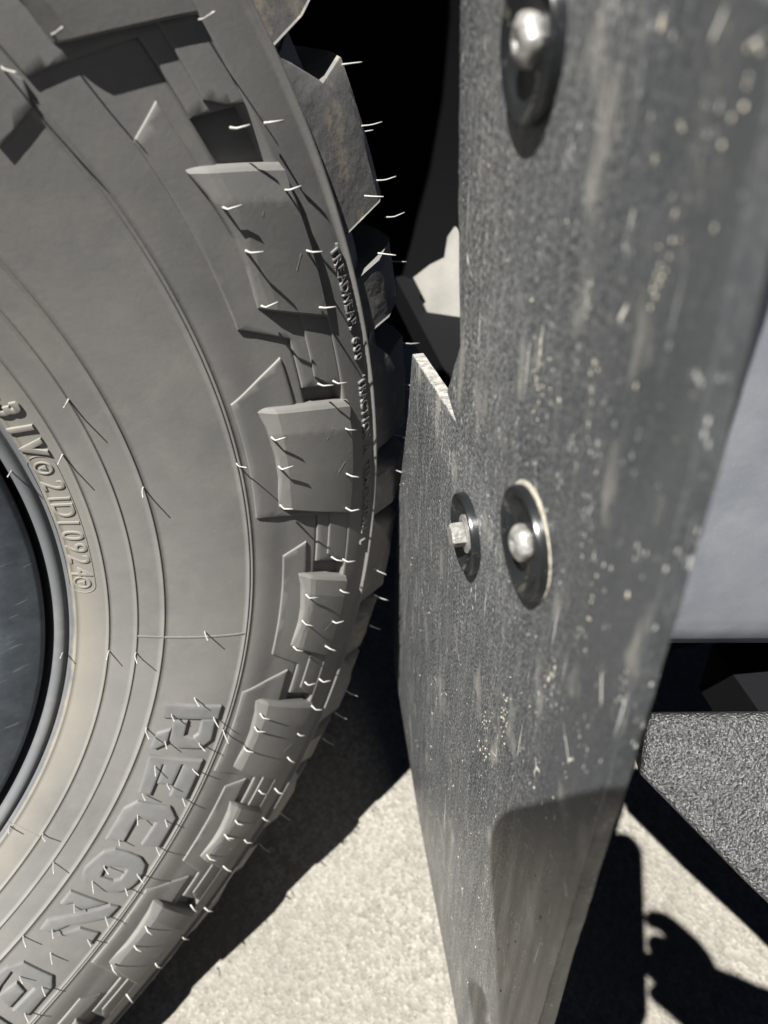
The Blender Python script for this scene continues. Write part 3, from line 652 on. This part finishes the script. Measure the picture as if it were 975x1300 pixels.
# ------------------------------------------------------------------ vehicle body; frame: m = inward, h = rearward
VM = Vector((.4487576, .8936535, 0)); VH = Vector((.8936535, -.4487576, 0))
def V(m_, n_, z_): return VM * m_ + VH * n_ + Vector((0, 0, z_))
body = empty('car_body', V(-.1, .9, -.06), 'silver grey painted lower body side, right of the mud flap', 'car body')
bm = bmesh.new()
prof = [(.02, -.074), (-.020, -.0745), (-.060, -.0715), (-.078, -.0680), (-.0865, -.0630), (-.0915, -.0550), (-.0945, -.040), (-.0965, -.0100), (-.0985, .04), (-.100, .10), (-.098, .25), (-.09, .5), (-.06, .75), (.10, 1.15), (.35, 1.25)]
nn = [.487 + .02 * i for i in range(8)] + [.70, .9, 1.3, 2.2]
rows = [[bm.verts.new(V(m_, n_, z_ - min(n_ - .487, .16) * .30 * (1 - min(1, max(0, (z_ + .074) / .25))))) for m_, z_ in prof] for n_ in nn]
for a_, b_ in zip(rows, rows[1:]):
    for i in range(len(a_) - 1): bm.faces.new((a_[i], b_[i], b_[i + 1], a_[i + 1]))
bmesh.ops.subdivide_edges(bm, edges=bm.edges, cuts=1)
link('rocker_panel', bm_mesh(bm, 'rocker_panel', smooth=True), m_paint, body)
def vbox(name, m0, m1, n0, n1, z0, z1, mat, parent):
    vs = [V(a_, b_, c_) for a_ in (m0, m1) for b_ in (n0, n1) for c_ in (z0, z1)]
    fs = [(0, 1, 3, 2), (4, 6, 7, 5), (0, 4, 5, 1), (2, 3, 7, 6), (0, 2, 6, 4), (1, 5, 7, 3)]
    return link(name, mesh(name, vs, fs), mat, parent)
vbox('pinch_weld', -.074, -.068, .50, 1.3, -.100, -.078, m_dark, body)
vbox('floor_pan', .03, .9, .50, 1.9, -.10, -.07, m_dark, body)
vbox('inner_sill', .12, .16, .50, 1.3, -.20, -.076, m_dark, body)
# wheel-well liner: shell round the tyre, closed inside
bm = bmesh.new(); rg = []
for i in range(40):
    a_ = R(-8 + 196 * i / 39); rg.append([bm.verts.new((.62 * math.cos(a_), y_, .62 * math.sin(a_))) for y_ in (-.03, .15, .36)])
for a_, b_ in zip(rg, rg[1:]):
    for i in range(2): bm.faces.new((a_[i], a_[i + 1], b_[i + 1], b_[i]))
link('wheel_well_liner', bm_mesh(bm, 'wheel_well_liner', smooth=True), m_dark, body)
vs = [(-.9, .36, -.30), (1.1, .36, -.30), (1.1, .36, .75), (-.9, .36, .75), (-.9, .40, -.30), (1.1, .40, -.30), (1.1, .40, .75), (-.9, .40, .75)]
link('inner_wing', mesh('inner_wing', vs, [(0, 1, 2, 3), (4, 7, 6, 5), (0, 4, 5, 1), (3, 2, 6, 7), (0, 3, 7, 4), (1, 5, 6, 2)]), m_dark, body)
# fender skin over the arch
bm = bmesh.new(); a1_ = []; a2_ = []
for i in range(40):
    a_ = R(10 + 160 * i / 39); a1_.append(bm.verts.new((.62 * math.cos(a_), -.045, .62 * math.sin(a_)))); a2_.append(bm.verts.new((.95 * math.cos(a_), -.035, max(.30, .62 + .14 * math.sin(a_)))))
for i in range(39): bm.faces.new((a1_[i], a1_[i + 1], a2_[i + 1], a2_[i]))
link('front_wing', bm_mesh(bm, 'front_wing', smooth=True), m_paint, body)

# side step
step = empty('side_step', V(-.12, .9, -.15), 'black pebble-textured side step below the silver body, lit by the sun', 'side step')
top_ = [(-.098, .528, -.111), (-.118, .623, -.113), (-.30, 1.25, -.121)]
low_ = [(-.118, .517, -.125), (-.207, .580, -.176)]
face = [V(-.098, .528, -.111), V(-.111, .59, -.1125), V(-.118, .623, -.113), V(-.150, .78, -.117), V(-.30, .78, -.235), V(-.348, .680, -.257), V(-.207, .580, -.176), V(-.1640, .5470, -.1525), V(-.1185, .5150, -.1265)]
nf = Vector((-.55 * VM.x, -.55 * VM.y, .83)) - VH * .1; nf.normalize()
bm = bmesh.new(); A_ = [bm.verts.new(p_) for p_ in face]; B_ = [bm.verts.new(p_ - nf * .05 + VM * .002 if i_ < 4 else p_ + (Vector((.56, .22, -.80))) * .17 + VM * .02 + VH * .02) for i_, p_ in enumerate(face)]
bm.faces.new(A_); bm.faces.new(B_[::-1])
for i in range(9): bm.faces.new((A_[i], B_[i], B_[(i + 1) % 9], A_[(i + 1) % 9]))
bmesh.ops.recalc_face_normals(bm, faces=bm.faces)
bmesh.ops.bevel(bm, geom=[e for e in bm.edges if e.verts[0] in A_ and e.verts[1] in A_], offset=.006, segments=4, profile=.5, affect='EDGES')
link('step_pad', bm_mesh(bm, 'step_pad', angle=50), m_step, step)
vbox('step_rail', -.14, -.04, .60, 1.3, -.19, -.15, m_dark, step)

# pale bracket in the wheel well
brk = empty('bracket', (.60, .02, -.06), 'pale dusty metal bracket in the wheel well, behind the mud flap edge', 'bracket')
bp = [(0.5851, 0.0423, -0.0483), (0.5968, 0.0333, -0.0381), (0.6049, 0.0248, -0.0325), (0.6126, 0.0293, -0.0191), (0.6186, 0.0273, -0.0121), (0.6252, 0.0213, -0.007), (0.6362, 0.0059, -0.0018), (0.635, -0.0133, -0.0157), (0.6113, -0.0258, -0.0559), (0.5854, -0.0218, -0.0887), (0.5745, -0.0224, -0.1041), (0.5717, -0.0197, -0.1061), (0.5719, -0.0138, -0.102), (0.5784, 0.0106, -0.0777), (0.5809, 0.025, -0.0651), (0.5827, 0.024, -0.0633)]
bn = Vector((-0.75473191, -0.35220822, 0.55347007))
bm = bmesh.new(); A_ = [bm.verts.new(p_) for p_ in bp]; B_ = [bm.verts.new(Vector(p_) - bn * .012) for p_ in bp]
bm.faces.new(A_); bm.faces.new(B_[::-1]); n = len(A_)
for i in range(n): bm.faces.new((A_[i], B_[i], B_[(i + 1) % n], A_[(i + 1) % n]))
bmesh.ops.recalc_face_normals(bm, faces=bm.faces)
bmesh.ops.bevel(bm, geom=[e for e in bm.edges if e.verts[0] in A_ and e.verts[1] in A_], offset=.002, segments=3, profile=.5, affect='EDGES')
link('bracket_plate', bm_mesh(bm, 'bracket_plate', angle=50), m_brk, brk)

# bonnet over the engine bay
vs = [V(.06, -1.3, .60), V(.06, .49, .66), V(1.5, .49, .70), V(1.5, -1.3, .62), V(.2, -1.3, .68), V(.2, .49, .74)]
link('bonnet', mesh('bonnet', vs, [(0, 1, 5, 4), (4, 5, 2, 3)]), m_paint, body)
# ------------------------------------------------------------------ the photographer's phone, held at the camera; its shadow falls on the flap
bm = bmesh.new(); w0, w1, h0, h1, rad = -.055, .022, -.130, .017, .017
pts = []
for cx_, cy_, a0_ in ((w1 - rad, h1 - rad, 0), (w0 + rad, h1 - rad, 90), (w0 + rad, h0 + rad, 180), (w1 - rad, h0 + rad, 270)):
    for q in range(9): a_ = R(a0_ + 90 * q / 8); pts.append((cx_ + rad * math.cos(a_), cy_ + rad * math.sin(a_)))
A_ = [bm.verts.new(CAM + cr * x_ + cu * y_ - cf * .004) for x_, y_ in pts]; B_ = [bm.verts.new(CAM + cr * x_ + cu * y_ - cf * .012) for x_, y_ in pts]
bm.faces.new(A_); bm.faces.new(B_[::-1]); n = len(A_)
for i in range(n): bm.faces.new((A_[i], B_[i], B_[(i + 1) % n], A_[(i + 1) % n]))
ph = link('phone', bm_mesh(bm, 'phone', angle=40), m_phone); tag(ph, 'black phone held up over the tyre, its rounded corner casting the shadow on the flap', 'phone')

# ------------------------------------------------------------------ the photographer, crouching behind the phone (outside the frame)
k = M('dark_cloth'); v = k.mapping(); m_cloth = k.set(k.ramp(k.noise(v, 80, 4), [(0.3, (0.020, 0.022, 0.028)), (0.7, (0.035, 0.037, 0.045))]), 0.9, 0, 0.2)
k = M('skin'); v = k.mapping(); m_skin = k.set(k.ramp(k.noise(v, 40, 4), [(0.3, (0.42, 0.26, 0.19)), (0.7, (0.50, 0.32, 0.24))]), 0.5, 0, 0.4)
k = M('hair'); m_hairh = k.set((0.03, 0.022, 0.016), 0.6, 0, 0.3)
def C(x_, y_, z_): return CAM + cr * x_ + cu * y_ - cf * z_
def skin(name, pts, edges, mat, parent, sub=1):
    me = bpy.data.meshes.new(name); me.from_pydata([tuple(p_[0]) for p_ in pts], edges, []); me.update()
    o = bpy.data.objects.new(name, me); col.objects.link(o)
    sk = o.modifiers.new('skin', 'SKIN'); sk.use_smooth_shade = True
    me_sv = me.skin_vertices[0].data if me.skin_vertices else None
    if me_sv is None:
        bm_ = bmesh.new(); bm_.from_mesh(me); bm_.verts.layers.skin.verify(); bm_.to_mesh(me); bm_.free(); me_sv = me.skin_vertices[0].data
    for i, p_ in enumerate(pts): me_sv[i].radius = (p_[1], p_[1]); me_sv[i].use_root = (i == 0)
    sb = o.modifiers.new('sub', 'SUBSURF'); sb.levels = sub; sb.render_levels = sub
    bpy.context.view_layer.update()
    me2 = bpy.data.meshes.new_from_object(o.evaluated_get(bpy.context.evaluated_depsgraph_get()))
    bpy.data.objects.remove(o); me2.name = name; me2.materials.clear()
    me2.polygons.foreach_set('use_smooth', [True] * len(me2.polygons))
    return link(name, me2, mat, parent)
person = empty('person', (.05, -1.0, GZ), 'person in dark clothes crouching behind the phone, both hands holding it', 'person')
Lh, Rh = C(-.088, -.135, .03), C(.070, -.112, .020)
hip = Vector((.02, -1.12, -.20)); ches = Vector((.04, -.98, .12)); nk = Vector((.055, -.90, .27)); 
sL, sR = nk + Vector((-.19, .0, -.05)), nk + Vector((.18, -.06, -.05))
eL, eR = Vector((-.10, -.72, -.02)), C(.30, -.125, .07)
pts = [(hip, .13), (ches, .14), (nk, .06), (sL, .06), (eL, .045), (Lh + (eL - Lh) * .35, .034), (sR, .06), (eR, .045), (Rh + (eR - Rh) * .35, .036),
       (hip + Vector((-.10, .05, -.02)), .09), (Vector((-.16, -.82, .02)), .065), (Vector((-.13, -.98, -.40)), .045),
       (hip + Vector((.12, .03, -.02)), .09), (Vector((.26, -.90, .0)), .065), (Vector((.20, -1.05, -.40)), .045)]
skin('clothed_body', pts, [(0, 1), (1, 2), (1, 3), (3, 4), (4, 5), (1, 6), (6, 7), (7, 8), (0, 9), (9, 10), (10, 11), (0, 12), (12, 13), (13, 14)], m_cloth, person)
for fx in ((-.13, -.94), (.20, -1.01)):
    skin('shoe', [(Vector((fx[0], fx[1] - .09, GZ + .045)), .04), (Vector((fx[0], fx[1], GZ + .042)), .04), (Vector((fx[0] + .01, fx[1] + .12, GZ + .034)), .032)], [(0, 1), (1, 2)], m_dark, person)
# head, looking down at the screen
hc = Vector((.085, -.845, .40)); look = (CAM - hc).normalized()
bm = bmesh.new(); bmesh.ops.create_uvsphere(bm, u_segments=32, v_segments=24, radius=1)
for v_ in bm.verts:
    x_, y_, z_ = v_.co
    taper = 1 - .22 * max(0, -z_); nose = .22 * math.exp(-((x_ / .12) ** 2 + ((z_ + .12) / .16) ** 2)) if y_ > 0 else 0
    eye = -.07 * (math.exp(-(((abs(x_) - .36) / .16) ** 2 + ((z_ - .05) / .10) ** 2))) if y_ > 0 else 0
    mouth = .05 * math.exp(-((x_ / .25) ** 2 + ((z_ + .52) / .07) ** 2)) if y_ > 0 else 0
    v_.co = Vector((x_ * .074 * taper, y_ * .092 * (1 + nose + eye + mouth), z_ * .112))
q_ = look.to_track_quat('Y', 'Z').to_matrix().to_4x4(); q_.translation = hc
bmesh.ops.transform(bm, matrix=q_, verts=bm.verts)
link('head', bm_mesh(bm, 'head', smooth=True), m_skin, person)
bm = bmesh.new(); bmesh.ops.create_uvsphere(bm, u_segments=32, v_segments=16, radius=1)
bmesh.ops.delete(bm, geom=[v_ for v_ in bm.verts if v_.co.z < .25 and v_.co.y > .05 or v_.co.z < -.35], context='VERTS')
for v_ in bm.verts: v_.co = Vector((v_.co.x * .080, v_.co.y * .098 - .004, v_.co.z * .118 + .002))
bmesh.ops.transform(bm, matrix=q_, verts=bm.verts)
link('hair', bm_mesh(bm, 'hair', smooth=True), m_hairh, person)
skin('neck', [(nk, .05), (hc + Vector((0, -.02, -.05)), .048)], [(0, 1)], m_skin, person)
# hands: wrist, palm, four fingers round the back of the phone, thumb on the screen side
for sd_, H_, el in ((-1, Lh, eL), (1, Rh, eR)):
    wr = H_ + (el - H_) * .28
    pts = [(H_, .020), (wr, .024)]; ed = [(0, 1)]
    for j in range(4):
        ux = -.020 + .017 * j; ed_x = .018 if sd_ > 0 else -.055
        base_ = C((H_ - CAM).dot(cr) - sd_ * .012, (H_ - CAM).dot(cu) + ux + .012, .022)
        kn = C(ed_x + sd_ * (.020 + .003 * (j % 2)), (H_ - CAM).dot(cu) + ux + .022, .000 - .004)
        t1 = C(ed_x + sd_ * .004, (H_ - CAM).dot(cu) + ux + .024, -.000 + .0055 - .012 * 0 + .0)
        n0 = len(pts); pts += [(base_, .010), (kn, .0085), (C(ed_x + sd_ * .009, (H_ - CAM).dot(cu) + ux + .026, .002), .0072)]
        ed += [(0, n0), (n0, n0 + 1), (n0 + 1, n0 + 2)]
    n0 = len(pts); pts += [(C((.018 if sd_ > 0 else -.055) + sd_ * .026, (H_ - CAM).dot(cu) + .020, .030), .011), (C((.018 if sd_ > 0 else -.055) - sd_ * .004, (H_ - CAM).dot(cu) + .040, .022), .009)]
    ed += [(0, n0), (n0, n0 + 1)]
    skin('hand', pts, ed, m_skin, person)
